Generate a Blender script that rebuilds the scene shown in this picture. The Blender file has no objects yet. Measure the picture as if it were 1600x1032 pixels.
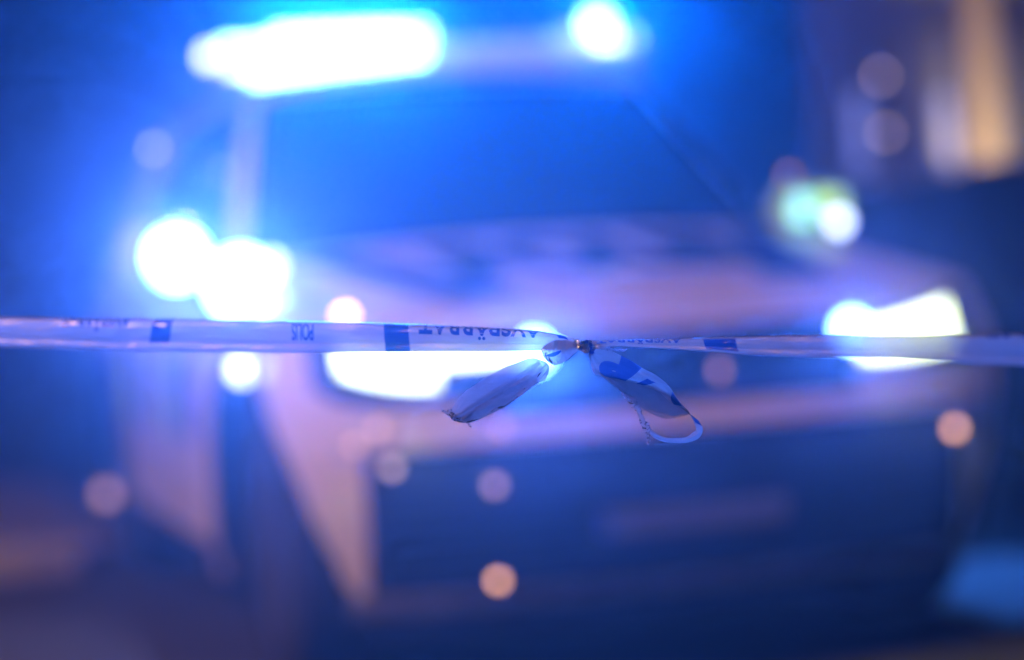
import bpy, bmesh, math, random
from mathutils import Vector, Matrix, noise
R = math.radians
random.seed(7)
scn = bpy.context.scene
C = scn.collection

# ------------------------------------------------------------------ camera
cd = bpy.data.cameras.new('camera')
cam = bpy.data.objects.new('camera', cd); C.objects.link(cam)
fw = Vector((0.26605, 0.96368, -0.02339)); rt = Vector((0.96143, -0.26703, -0.06586)); up = Vector((0.06972, 0.00496, 0.99755))
cam.matrix_world = Matrix(((rt.x, up.x, -fw.x, -1.9208), (rt.y, up.y, -fw.y, -5.5373), (rt.z, up.z, -fw.z, 1.0414), (0, 0, 0, 1)))
cd.lens = 85; cd.sensor_width = 36; cd.clip_end = 500; cd.clip_start = 0.05
cd.dof.use_dof = True; cd.dof.focus_distance = 2.30; cd.dof.aperture_fstop = 1.6
cd.dof.aperture_blades = 0
scn.camera = cam

# ------------------------------------------------------------------ sky and exposure
w = bpy.data.worlds.new('World'); scn.world = w; w.use_nodes = True
nt = w.node_tree; nt.nodes.clear()
sky = nt.nodes.new('ShaderNodeTexSky'); sky.sky_type = 'NISHITA'; sky.sun_disc = False
sky.sun_elevation = R(-4.5); sky.sun_rotation = R(200); sky.ozone_density = 4.0
bg = nt.nodes.new('ShaderNodeBackground'); bg.inputs['Strength'].default_value = 0.15
out = nt.nodes.new('ShaderNodeOutputWorld')
nt.links.new(sky.outputs[0], bg.inputs[0]); nt.links.new(bg.outputs[0], out.inputs[0])
vs = scn.view_settings
vs.view_transform = 'Standard'; vs.look = 'None'; vs.exposure = 0.0; vs.gamma = 1.0; vs.use_curve_mapping = False
cy = scn.cycles
cy.use_denoising = True
cy.max_bounces = 6; cy.diffuse_bounces = 2; cy.glossy_bounces = 3; cy.transmission_bounces = 4
cy.transparent_max_bounces = 10; cy.volume_bounces = 0
cy.sample_clamp_indirect = 3.0; cy.sample_clamp_direct = 0.0
cy.caustics_reflective = False; cy.caustics_refractive = False
cy.use_light_tree = True
HAZE = 0.018

# colours of the lamps
STROBE = (0.0, 0.145, 1.0)
STROBE_PALE = (0.07, 0.175, 1.0)

# ------------------------------------------------------------------ materials
def mat(name, col=(.5,.5,.5), rough=.5, metal=0, coat=0, emis=None, es=0, bump=None, var=0, vscale=5, trans=0, alpha=1, spec=.5):
    m = bpy.data.materials.new(name); m.use_nodes = True
    t = m.node_tree; p = t.nodes['Principled BSDF']
    p.inputs['Base Color'].default_value = (*col, 1); p.inputs['Roughness'].default_value = rough
    p.inputs['Metallic'].default_value = metal; p.inputs['Coat Weight'].default_value = coat
    p.inputs['Coat Roughness'].default_value = .08
    p.inputs['Transmission Weight'].default_value = trans; p.inputs['Alpha'].default_value = alpha
    p.inputs['Specular IOR Level'].default_value = spec
    if emis:
        p.inputs['Emission Color'].default_value = (*emis, 1); p.inputs['Emission Strength'].default_value = es
    tc = t.nodes.new('ShaderNodeTexCoord')
    if var:
        n = t.nodes.new('ShaderNodeTexNoise'); n.inputs['Scale'].default_value = vscale; n.inputs['Detail'].default_value = 6
        t.links.new(tc.outputs['Object'], n.inputs['Vector'])
        r = t.nodes.new('ShaderNodeValToRGB')
        r.color_ramp.elements[0].position = .3; r.color_ramp.elements[1].position = .7
        r.color_ramp.elements[0].color = (*[c*(1-var) for c in col], 1); r.color_ramp.elements[1].color = (*[min(1, c*(1+var)) for c in col], 1)
        t.links.new(n.outputs[0], r.inputs[0]); t.links.new(r.outputs[0], p.inputs['Base Color'])
    if bump:
        n = t.nodes.new('ShaderNodeTexNoise'); n.inputs['Scale'].default_value = bump[0]; n.inputs['Detail'].default_value = 5
        t.links.new(tc.outputs['Object'], n.inputs['Vector'])
        b = t.nodes.new('ShaderNodeBump'); b.inputs['Strength'].default_value = bump[1]; b.inputs['Distance'].default_value = bump[2]
        t.links.new(n.outputs[0], b.inputs['Height']); t.links.new(b.outputs[0], p.inputs['Normal'])
    return m

M = dict(
    white=mat('car_white_paint', (.72,.71,.69), .32, coat=.5, var=.05, vscale=3),
    blue=mat('livery_blue', (.01,.05,.32), .35, coat=.4, var=.1, vscale=4),
    navy=mat('navy_vinyl', (.004,.008,.03), .9, spec=.05),
    vinyl=mat('blue_vinyl', (.006,.03,.22), .85, spec=.08),
    lime=mat('livery_lime', (.6,.95,.10), .35, coat=.3, var=.05, vscale=4),
    black=mat('black_plastic', (.010,.011,.014), .6, spec=.12, var=.2, vscale=8),
    gloss=mat('gloss_black', (.01,.01,.012), .12, coat=.6),
    rubber=mat('tyre_rubber', (.018,.018,.02), .8, bump=(60,.3,.004)),
    alloy=mat('alloy_rim', (.06,.06,.065), .45, metal=.3),
    chrome=mat('chrome', (.8,.8,.82), .08, metal=1),
    seat=mat('seat_fabric', (.03,.03,.035), .9, bump=(80,.3,.002)),
    plate=mat('plate_white', (.7,.7,.68), .4, var=.08, vscale=20),
    dull=mat('dull_grey', (.16,.17,.18), .55, var=.3, vscale=20),  # dull grey with random variation, for plate and bumper lip
    asphalt=mat('asphalt', (.05,.05,.052), .75, bump=(90,.6,.01), var=.35, vscale=3),
    paving=mat('paving_stone', (.22,.2,.19), .8, bump=(50,.5,.004), var=.25, vscale=4),
    kerb=mat('kerb_stone', (.3,.29,.27), .75, bump=(40,.5,.004), var=.2, vscale=6),
    marking=mat('road_paint', (.72,.72,.7), .6, bump=(60,.3,.003), var=.12, vscale=9),
    wall=mat('render_wall', (.17,.18,.22), .85, bump=(30,.4,.006), var=.12, vscale=1.2),
    stone=mat('pilaster_stone', (.6,.5,.33), .8, bump=(25,.4,.005), var=.12, vscale=2),
    frame=mat('window_frame', (.2,.19,.18), .5),
    darkcar=mat('dark_car_paint', (.012,.014,.02), .25, coat=.8),
    bark=mat('bark', (.07,.05,.035), .9, bump=(20,.8,.02), var=.3, vscale=6),
    leaf=mat('leaves', (.045,.07,.025), .7, var=.4, vscale=2),
    steel=mat('galvanised_steel', (.28,.35,.36), .45, metal=.8),
)
def emitter(name, col, s):
    return mat(name, (.8,.8,.8), .3, emis=col, es=s)
M['strobe'] = emitter('strobe_lens', (.09,.28,1), 28)
M['strobe_pale'] = emitter('strobe_lens_pale', (.13,.3,1), 28)
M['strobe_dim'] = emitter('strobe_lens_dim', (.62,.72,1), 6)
M['head'] = emitter('headlamp_lens', (.85,1,.55), 5)
M['cover'] = emitter('lit_bar_cover', (.32,.38,1), .75)
M['amber'] = emitter('amber_glint', (1,.45,.2), 5.0)  # amber glows for the glint dots added on the car
M['amber_dim'] = emitter('amber_glint_dim', (1,.5,.3), 1.3)
M['amber_bright'] = emitter('amber_glint_bright', (1,.52,.3), 14)
M['litwin'] = emitter('lit_window_glass', (1,.62,.25), 1.0)
def glassmat(name, tint, gl=.25):
    m = bpy.data.materials.new(name); m.use_nodes = True; t = m.node_tree; t.nodes.clear()
    o = t.nodes.new('ShaderNodeOutputMaterial'); tr = t.nodes.new('ShaderNodeBsdfTransparent'); g = t.nodes.new('ShaderNodeBsdfGlossy')
    tr.inputs[0].default_value = (*tint, 1); g.inputs['Roughness'].default_value = .03
    f = t.nodes.new('ShaderNodeFresnel'); f.inputs[0].default_value = 1.5
    mx = t.nodes.new('ShaderNodeMixShader')
    t.links.new(f.outputs[0], mx.inputs[0]); t.links.new(tr.outputs[0], mx.inputs[1]); t.links.new(g.outputs[0], mx.inputs[2])
    t.links.new(mx.outputs[0], o.inputs[0])
    return m
M['glass'] = glassmat('car_glass', (.10,.12,.14))
M['pane'] = glassmat('window_pane', (.1,.11,.12))

# ------------------------------------------------------------------ helpers
def obj(name, bm, m, parent=None, smooth=True, mats=None):
    me = bpy.data.meshes.new(name); bm.to_mesh(me); bm.free()
    for k in (mats or [m]): me.materials.append(k)
    if smooth:
        for p in me.polygons: p.use_smooth = True
        me.set_sharp_from_angle(angle=R(35))
    o = bpy.data.objects.new(name, me); C.objects.link(o)
    if parent: o.parent = parent
    return o
def empty(name, loc=(0,0,0), rz=0, label=None, cat=None, group=None):
    o = bpy.data.objects.new(name, None); C.objects.link(o); o.location = loc; o.rotation_euler[2] = rz
    o.empty_display_size = .2
    tag(o, label, cat, group); return o
def tag(o, label=None, cat=None, group=None, kind=None):
    if label: o['label'] = label
    if cat: o['category'] = cat
    if group: o['group'] = group
    if kind: o['kind'] = kind
    return o
def box(bm, c, s, bev=0, rot=None):
    r = bmesh.ops.create_cube(bm, size=1)
    mt = Matrix.Translation(c) @ (rot.to_4x4() if rot else Matrix()) @ Matrix.Diagonal((*s, 1))
    bmesh.ops.transform(bm, matrix=mt, verts=r['verts'])
    if bev:
        es = list({e for v in r['verts'] for e in v.link_edges})
        bmesh.ops.bevel(bm, geom=es, offset=bev, segments=2, affect='EDGES', profile=.5)
    return r['verts']
def bx(name, c, s, m, parent=None, bev=.004, rot=None):
    bm = bmesh.new(); box(bm, c, s, bev, rot); return obj(name, bm, m, parent)
def tube(bm, pts, rad, seg=10, caps=True):
    pts = [Vector(p) for p in pts]; rs = rad if isinstance(rad, (list, tuple)) else [rad]*len(pts)
    rings = []
    for i, p in enumerate(pts):
        t = (pts[min(i+1, len(pts)-1)] - pts[max(i-1, 0)]).normalized()
        a = t.orthogonal().normalized() if i == 0 else (rings_a - t*rings_a.dot(t)).normalized()
        rings_a = a; b = t.cross(a)
        rings.append([bm.verts.new(p + (a*math.cos(k*2*math.pi/seg) + b*math.sin(k*2*math.pi/seg))*rs[i]) for k in range(seg)])
    for i in range(len(rings)-1):
        for k in range(seg):
            bm.faces.new((rings[i][k], rings[i][(k+1)%seg], rings[i+1][(k+1)%seg], rings[i+1][k]))
    if caps:
        bm.faces.new(rings[0][::-1]); bm.faces.new(rings[-1])
def lathe(bm, prof, axis='x', c=(0,0,0), seg=40):
    """prof: (along axis, radius)"""
    rings = []
    for a, r in prof:
        ring = []
        for k in range(seg):
            th = 2*math.pi*k/seg; u, v = r*math.cos(th), r*math.sin(th)
            p = {'x': (a, u, v), 'y': (u, a, v), 'z': (u, v, a)}[axis]
            ring.append(bm.verts.new(Vector(c) + Vector(p)))
        rings.append(ring)
    for i in range(len(rings)-1):
        for k in range(seg):
            bm.faces.new((rings[i][k], rings[i][(k+1)%seg], rings[i+1][(k+1)%seg], rings[i+1][k]))
    if prof[0][1] > 1e-5: bm.faces.new(rings[0][::-1])
    if prof[-1][1] > 1e-5: bm.faces.new(rings[-1])
    bmesh.ops.remove_doubles(bm, verts=bm.verts, dist=1e-6)
    bmesh.ops.recalc_face_normals(bm, faces=bm.faces)
def shell(bm, F, nu, nv, th, off=0, outward=None):
    """thick curved panel from a surface function F(u, v) -> Vector, u and v in 0..1"""
    P = [[F(i/nu, j/nv) for j in range(nv+1)] for i in range(nu+1)]
    def nrm(i, j):
        a = P[min(i+1,nu)][j]-P[max(i-1,0)][j]; b = P[i][min(j+1,nv)]-P[i][max(j-1,0)]
        n = a.cross(b).normalized()
        return n if outward is None or n.dot(outward) > 0 else -n
    A = [[bm.verts.new(P[i][j]+nrm(i,j)*(off+th)) for j in range(nv+1)] for i in range(nu+1)]
    B = [[bm.verts.new(P[i][j]+nrm(i,j)*off) for j in range(nv+1)] for i in range(nu+1)]
    for i in range(nu):
        for j in range(nv):
            bm.faces.new((A[i][j], A[i+1][j], A[i+1][j+1], A[i][j+1])); bm.faces.new((B[i][j], B[i][j+1], B[i+1][j+1], B[i+1][j]))
    for i in range(nu):
        bm.faces.new((A[i][0], B[i][0], B[i+1][0], A[i+1][0])); bm.faces.new((A[i][nv], A[i+1][nv], B[i+1][nv], B[i][nv]))
    for j in range(nv):
        bm.faces.new((A[0][j], A[0][j+1], B[0][j+1], B[0][j])); bm.faces.new((A[nu][j], B[nu][j], B[nu][j+1], A[nu][j+1]))
    bmesh.ops.recalc_face_normals(bm, faces=bm.faces)
def panel(name, F, m, parent, nu=12, nv=6, th=.012, off=.002, outward=None):
    bm = bmesh.new(); shell(bm, F, nu, nv, th, off, Vector(outward) if outward else None); return obj(name, bm, m, parent)
def lerp(a, b, t): return a+(b-a)*t
def interp(x, tab):
    if x <= tab[0][0]: return tab[0][1]
    for (a, fa), (b, fb) in zip(tab, tab[1:]):
        if x <= b:
            t = (x-a)/(b-a); t = t*t*(3-2*t) if len(tab[0]) > 2 else t
            return fa+(fb-fa)*t
    return tab[-1][1]
def text_bm(s, size, weight=.02, shear=0):
    cu = bpy.data.curves.new('letters', 'FONT'); cu.body = s; cu.size = size; cu.offset = weight*size; cu.shear = shear
    cu.resolution_u = 4
    o = bpy.data.objects.new('letters', cu); C.objects.link(o)
    bpy.context.view_layer.update()
    me = bpy.data.meshes.new_from_object(o)
    bm = bmesh.new(); bm.from_mesh(me)
    bpy.data.objects.remove(o); bpy.data.meshes.remove(me); bpy.data.curves.remove(cu)
    bmesh.ops.triangulate(bm, faces=bm.faces)
    xs = [v.co.x for v in bm.verts]; ys = [v.co.y for v in bm.verts]
    b = (min(xs), max(xs), min(ys), max(ys))
    return bm, b
def slice_bm(bm, axis, lo, hi, n):
    no = Vector((1,0,0)) if axis == 0 else Vector((0,1,0))
    for k in range(1, n):
        c = no*(lo+(hi-lo)*k/n)
        bmesh.ops.bisect_plane(bm, geom=list(bm.verts)+list(bm.edges)+list(bm.faces), plane_co=c, plane_no=no, dist=1e-7)
def spot(name, loc, aim, col, P, cone=70, blend=1, rad=.03, parent=None, kind='SPOT'):
    l = bpy.data.lights.new(name, kind); l.energy = P; l.color = col; l.shadow_soft_size = rad
    if kind == 'SPOT': l.spot_size = R(cone); l.spot_blend = blend
    o = bpy.data.objects.new(name, l); C.objects.link(o); o.location = loc
    o.rotation_euler = Vector(aim).to_track_quat('-Z', 'Y').to_euler()
    if parent: o.parent = parent
    return o

# ------------------------------------------------------------------ ground
bm = bmesh.new()
bmesh.ops.create_grid(bm, x_segments=60, y_segments=60, size=110)
tag(obj('road', bm, M['asphalt']), kind='structure', label='dark asphalt road under the police car')
def quad(name, pts, z, m):
    bm = bmesh.new(); bm.faces.new([bm.verts.new((x, y, z)) for x, y in pts]); return obj(name, bm, m, smooth=False)
# crossing stripes beside and in front of the car
for k, x0 in enumerate((1.02, 2.1, 3.2)):
    tag(quad('road_marking', [(x0, .42), (x0+.75, .38), (x0+.75, 1.75), (x0, 1.8)], .004, M['marking']), kind='structure')
# pavement at the left behind the car, with a kerb and slabs
pav = tag(bx('pavement', (-6.1, 5.95, .04), (10, 3.8, .10), M['paving'], bev=.01), kind='structure')
slab = None
for i in range(18):
    for j in range(6):
        if slab is None:
            s = bx('paving_slab', (0,0,0), (.592,.592,.05), M['paving'], bev=.006); slab = s
        else:
            s = slab.copy(); C.objects.link(s)
        s.location = (-11.42+.6*i, 4.45+.6*j, .078+.002*random.random())
ks = None
for i in range(10):
    if ks is None: k_ = bx('kerb_stone', (0,0,0), (.99,.13,.15), M['kerb'], bev=.012); ks = k_
    else: k_ = ks.copy(); C.objects.link(k_)
    k_.location = (-10.6+i*1.0, 3.97, .052)
for o_ in list(C.objects):
    if o_.name.startswith(('paving_slab','kerb_stone')):
        o_.parent = pav
        if o_.location.x > -1.2: bpy.data.objects.remove(o_)
bpy.context.view_layer.update()

# ------------------------------------------------------------------ police car surface functions
YB = 4.72
def hw(y, z):
    a = .945
    if z > .80: a -= .30*(z-.80)**1.1
    if z < .40: a -= .10*(.40-z)
    if z < .72: a -= .30*(.72-z)*max(0, 1-abs(y)/.9)**1.5
    a -= .012*math.sin((z-.3)*9)*.5
    return a
def ztop(y): return interp(y, [(0,.905),(.05,.92),(1.2,1.10),(2.2,1.13),(4.2,1.17),(4.72,1.15)])
def yfront(u, z):
    lean = .38*max(0, z-.62) + .5*max(0, .32-z) - .02*math.exp(-((z-.5)/.1)**2)
    return .13*abs(u)**3.8 + lean
def yback(u, z): return YB - .22*abs(u)**3.5 - .12*max(0, z-.8) - .4*max(0, .4-z)
def body_pt(u, v, wz):
    z0 = .24
    y = v*YB
    z = z0 + wz*(ztop(max(0, y-.0))-z0)
    yy = lerp(yfront(u, z), yback(u, z), v)
    z = z0 + wz*(ztop(yy)-z0)
    crown = .045*(1-u*u)*wz**6
    return Vector((u*hw(yy, z), yy, z+crown))
def S_side(sgn):
    def f(y, z):
        x = hw(y, z)
        # near the corners pull in with the plan curve
        for _ in range(1):
            pass
        return Vector((sgn*x, y, z))
    return f
def S_front(x, z):
    u = x/hw(.2, z); return Vector((x, yfront(u, z), z))
def S_top(x, y):
    z = ztop(y); u = x/hw(y, z); return Vector((x, y, z+.045*(1-u*u)))

# ------------------------------------------------------------------ police car
car = empty('police_car', (0,0,0), 0, 'white and blue police car with lit roof light bar and bright headlamps behind the tape', 'police car')
NU, NV, NW = 18, 70, 14
bm = bmesh.new()
vg = {}
def gv(i, j, k):
    key = (i, j, k)
    if key not in vg:
        # more stations near the nose
        v = (j/NV); v = v**1.35
        vg[key] = bm.verts.new(body_pt(-1+2*i/NU, v, k/NW))
    return vg[key]
for j in range(NV):
    for i in range(NU):
        bm.faces.new((gv(i,j,0), gv(i,j+1,0), gv(i+1,j+1,0), gv(i+1,j,0)))
        bm.faces.new((gv(i,j,NW), gv(i+1,j,NW), gv(i+1,j+1,NW), gv(i,j+1,NW)))
    for k in range(NW):
        bm.faces.new((gv(0,j,k), gv(0,j,k+1), gv(0,j+1,k+1), gv(0,j+1,k)))
        bm.faces.new((gv(NU,j,k), gv(NU,j+1,k), gv(NU,j+1,k+1), gv(NU,j,k+1)))
for i in range(NU):
    for k in range(NW):
        bm.faces.new((gv(i,0,k), gv(i+1,0,k), gv(i+1,0,k+1), gv(i,0,k+1)))
        bm.faces.new((gv(i,NV,k), gv(i,NV,k+1), gv(i+1,NV,k+1), gv(i+1,NV,k)))
bmesh.ops.recalc_face_normals(bm, faces=bm.faces)
body = obj('body', bm, M['white'], car, mats=[M['white'], M['black']])
YS = 1.15
WF, WR, RA = .675, 3.82, .49
cuts = []
for y in (WF, WR):
    for s in (-1, 1):
        b2 = bmesh.new(); lathe(b2, [(-.32,RA),(.32,RA)], 'x', (s*.93, y, .39), 48)
        bmesh.ops.transform(b2, matrix=Matrix.Translation((0,y,0)) @ Matrix.Diagonal((1,YS,1,1)) @ Matrix.Translation((0,-y,0)), verts=b2.verts)
        for f in b2.faces: f.material_index = 1
        c = obj('cut', b2, M['black'], mats=[M['white'], M['black']]); cuts.append(c)
        md = body.modifiers.new('b', 'BOOLEAN'); md.object = c; md.operation = 'DIFFERENCE'; md.solver = 'EXACT'
bpy.context.view_layer.update()
dg = bpy.context.evaluated_depsgraph_get()
nm = bpy.data.meshes.new_from_object(body.evaluated_get(dg), preserve_all_data_layers=True, depsgraph=dg)
body.modifiers.clear(); body.data = nm
for c in cuts: bpy.data.objects.remove(c)
for p in body.data.polygons: p.use_smooth = True
body.data.set_sharp_from_angle(angle=R(30))

# wheels
def wheel(y, s):
    g = empty('wheel', (s*.785, y, .40)); g.scale = (1,1.16,1.16); g.parent = car
    bm = bmesh.new()
    lathe(bm, [(-.11,.235),(-.115,.30),(-.10,.335),(-.07,.345),(.07,.345),(.10,.335),(.115,.30),(.11,.235),(.08,.232),(-.08,.232),(-.11,.235)], 'x', seg=56)
    obj('tyre', bm, M['rubber'], g)
    bm = bmesh.new()
    lathe(bm, [(s*.112,.245),(s*.115,.232),(s*.10,.218),(s*.03,.212),(-s*.09,.21),(-s*.09,.205),(s*.03,.205),(s*.095,.212),(s*.105,.232)], 'x', seg=56)
    for k in range(10):
        a = (k//2)*2*math.pi/5 + (.17 if k % 2 else -.17)
        box(bm, (s*.088, -.135*math.sin(a), .135*math.cos(a)), (.028,.026,.17), .005, Matrix.Rotation(a, 3, 'X'))
    obj('rim', bm, M['alloy'], g)
    bm = bmesh.new(); lathe(bm, [(s*.03,.06),(s*.085,.055),(s*.09,.03),(s*.092,0)], 'x', seg=24); obj('hub_cap', bm, M['black'], g)
    bm = bmesh.new(); lathe(bm, [(-s*.02,.16),(s*.0,.16)], 'x', seg=32); obj('brake_disc', bm, M['steel'], g)
    return g
for y in (WF, WR):
    for s in (-1, 1): wheel(y, s)
# arch lips
for y in (WF, WR):
    for s in (-1, 1):
        bm = bmesh.new(); pts = []
        for k in range(25):
            a = math.pi*(-.06+1.12*k/24); yy = y+RA*YS*math.cos(a); zz = .39+RA*math.sin(a)
            pts.append((s*(hw(yy, zz)+.002), yy, zz))
        tube(bm, pts, .014, 8); obj('arch_trim', bm, M['black'], car)
# side panels: doors with handles, livery blocks
for s in (-1, 1):
    S = S_side(s)
    doors = [(1.46, 2.42, .34, 1.085), (2.44, 3.34, .34, 1.10)]
    for (y0, y1, z0, z1) in doors:
        d = panel('door', lambda a, b: S(lerp(y0, y1, a), lerp(z0, z1, b)), M['white'], car, 10, 12, .010, .003, (s,0,0))
        bm = bmesh.new(); yh = y1-.18
        tube(bm, [(s*.93, yh-.09, .97), (s*.955, yh-.07, .975), (s*.955, yh+.07, .975), (s*.93, yh+.09, .97)], .012, 8)
        obj('door_handle', bm, M['black'], d)
    # blue and lime checks along the flank
    blocks = [(1.50,1.86,.62,.86,'blue'),(1.86,2.22,.62,.86,'lime'),(2.48,2.86,.62,.86,'blue'),(2.86,3.24,.62,.86,'lime'),
              (3.40,3.55,.80,1.02,'blue'),(4.26,4.42,.45,.86,'blue')]
    for (y0, y1, z0, z1, c) in blocks:
        panel('livery_block', lambda a, b: S(lerp(y0, y1, a), lerp(z0, z1, b)), M[c], car, 4, 4, .002, .0145, (s,0,0))
    panel('sill_trim', lambda a, b: S(lerp(1.40, 3.36, a), lerp(.245, .31, b)), M['black'], car, 10, 3, .02, .002, (s,0,0))
# front
def front_panel(name, x0, x1, z0, z1, m, th=.012, off=.003, parent=car, nu=20, nv=6, z0b=None, z1b=None):
    def f(a, b):
        x = lerp(x0, x1, a); lo = z0 if z0b is None else lerp(z0, z0b, a); hi = z1 if z1b is None else lerp(z1, z1b, a)
        return S_front(x, lerp(lo, hi, b))
    return panel(name, f, m, parent, nu, nv, th, off, (0,-1,0))
gr = front_panel('grille', -.49, .49, .695, .885, M['black'])
for k in range(7):
    front_panel('grille_slat', -.47, .47, .708+k*.025, .717+k*.025, M['black'], .012, .0155, gr)
bm = bmesh.new(); lathe(bm, [(-.02,.0),(-.02,.035),(.0,.04),(.012,.04)], 'y', (0, S_front(0,.80).y-.02, .80), 24); obj('front_badge', bm, M['chrome'], gr)
bp = front_panel('front_bumper', -.84, .84, .638, .688, M['white'], .012, .003, nu=28)
lg = front_panel('lower_intake', -.76, .76, .30, .632, M['black'], .012, .003)
for k in range(6): front_panel('intake_slat', -.72, .72, .325+k*.045, .337+k*.045, M['black'], .012, .0155, lg)
front_panel('bumper_lip', -.80, .80, .255, .30, M['dull'], .022, .003, nu=28)
front_panel('lower_valance', -.78, .78, .18, .25, M['black'], .02, .003, nu=24)
pl = front_panel('number_plate', -.22, .26, .405, .465, M['dull'], .008, .03)
front_panel('plate_band', -.218, -.195, .407, .463, M['blue'], .002, .0385, pl, 2, 2)
# headlamps
HL = [(.50,.755,.845),(.58,.75,.86),(.66,.752,.872),(.74,.758,.888),(.80,.768,.902),(.845,.80,.912)]
for s in (-1, 1):
    def f(a, b, s=s):
        x = lerp(.48, .85, a); lo = interp(x, [(h[0], h[1]) for h in HL]); hi = interp(x, [(h[0], h[2]) for h in HL])
        return S_front(s*x, lerp(lo-.01, hi+.01, b))
    hl = panel('headlamp', f, M['gloss'], car, 16, 6, .012, .003, (0,-1,0))
    def f2(a, b, s=s):
        x = lerp(.52, .80, a) if s > 0 else lerp(.565, .785, a); lo = interp(x, [(h[0], h[1]) for h in HL]); hi = interp(x, [(h[0], h[2]) for h in HL])
        return S_front(s*x, lerp(lo+(.012 if s > 0 else .028+.03*a*a), hi-.012, b))
    panel('lamp_lens', f2, M['head'], hl, 16, 6, .012, .016, (0,-1,0))
    spot('headlamp_spill', (s*.66, -.10, .74), (0,-.35,-1), (.9,1,.25), 5, 150, 1, .03, hl)  # added spot aimed down, tints the bumper yellow-green below the lamp
# hood
def fh(a, b):
    y = lerp(.17, 1.17, b); wd = lerp(.62, .74, b); x = lerp(-wd, wd, a)
    ya = y + .06*(abs(x)/.7)**2*(1-b)
    return S_top(x, ya)
hood = panel('hood', fh, M['white'], car, 18, 16, .014, .004, (0,0,1))
for s in (-1, 1):   # blue flank stripes on the hood and wings
    panel('hood_stripe', lambda a, b: S_top(s*lerp(lerp(.31,.58,b), lerp(.50,.71,b), a), lerp(.17, 1.08, b)), M['vinyl'], hood, 6, 12, .002, .0185, (0,0,1))
# POLIS across the hood, facing forward
tb, bb = text_bm('POLIS', .30, .085)
slice_bm(tb, 0, bb[0], bb[1], 16)
tw = bb[1]-bb[0]
for v in tb.verts:
    x = (v.co.x-(bb[0]+bb[1])/2)/tw*.86 + .055
    y = .36 + (v.co.y-bb[2])/(bb[3]-bb[2])*.64
    p = S_top(x, y); v.co = (p.x, p.y, p.z+.0205)
obj('hood_lettering', tb, M['navy'], hood, smooth=False)
# wipers
for s in (-1, 1):
    bm = bmesh.new(); tube(bm, [(s*.1-.35, 1.27, 1.155), (s*.1, 1.245, 1.15), (s*.1+.28, 1.215, 1.145)], .008, 6); obj('wiper', bm, M['black'], car)

# greenhouse
def GH(u, y, wz):   # u -1..1 across, wz 0..1 up
    z = lerp(1.10, 1.645, wz); h = lerp(.83, .62, wz**1.15)
    return u*h, z
def ws(a, b):       # windscreen
    u = lerp(-1, 1, a); h = lerp(.755, .605, b)
    return Vector((u*h, lerp(1.17, 1.84, b) + .10*u*u, lerp(1.12, 1.625, b)+.012*(1-u*u)))
wsc = panel('windscreen', ws, M['glass'], car, 16, 10, .004, .0, (0,-1,.5))
for k_, (a0, a1, b0, b1) in enumerate(((0,.055,0,1),(.945,1,0,1),(.055,.945,.955,1),(.055,.945,0,.06))):
    panel('glass_border', lambda a, b: ws(lerp(a0,a1,a), lerp(b0,b1,b)), M['gloss'], wsc, 10, 10, .002, .005, (0,-1,.5))
def side(s, y, wz):
    x, z = GH(1, y, wz); return Vector((s*x, y, z))
for s in (-1, 1):
    def wn(y0b, y1b, y0t, y1t, name='side_window', m=M['glass'], th=.004, off=0, w0=.04, w1=.93):
        panel(name, lambda a, b: side(s, lerp(lerp(y0b,y0t,b), lerp(y1b,y1t,b), a), lerp(w0,w1,b)), m, car, 4, 8, th, off, (s,0,0))
    wn(1.42, 2.38, 2.02, 2.38); wn(2.46, 3.30, 2.46, 3.22); wn(3.38, 4.30, 3.30, 3.98)
    for y0, y1 in ((2.38, 2.46), (3.30, 3.38)):
        wn(y0, y1, y0-.02, y1-.02, 'door_pillar', M['gloss'], .02, 0)
    wn(4.30, 4.62, 3.98, 4.34, 'rear_pillar', M['white'], .03, 0, 0, 1)
    def fp(a, b, s=s):
        p = ws(1 if s > 0 else 0, lerp(-.03, 1.0, b)); q = side(s, lerp(1.42, 2.02, b), lerp(.0, .95, b))
        return p.lerp(q, a)
    pk = panel('front_pillar', lambda a, b: fp(.42+.58*a, b), M['white'], car, 4, 10, .012, .006, (s,-.3,.3))
    panel('pillar_seal', lambda a, b: fp(.41*a, b), M['black'], pk, 4, 10, .010, .006, (s,-.3,.3))
    bm = bmesh.new(); tube(bm, [(s*.63,2.0,1.665),(s*.62,2.2,1.70),(s*.62,3.9,1.71),(s*.63,4.15,1.66)], .016, 8); obj('roof_rail', bm, M['steel'], car)
def roof(a, b):
    u = lerp(-1, 1, a); y = lerp(1.86, 4.36, b)
    return Vector((u*.635, y + .08*u*u*(1-b), 1.635 + .05*(1-u*u) + .03*math.sin(math.pi*b)))
panel('roof', roof, M['white'], car, 14, 16, .03, 0, (0,0,1))
def rw(a, b):
    u = lerp(-1, 1, a); return Vector((u*lerp(.80,.60,b), lerp(4.66, 4.36, b) - .06*u*u, lerp(1.13, 1.62, b)))
panel('rear_window', rw, M['glass'], car, 8, 6, .006, 0, (0,1,0))
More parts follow.
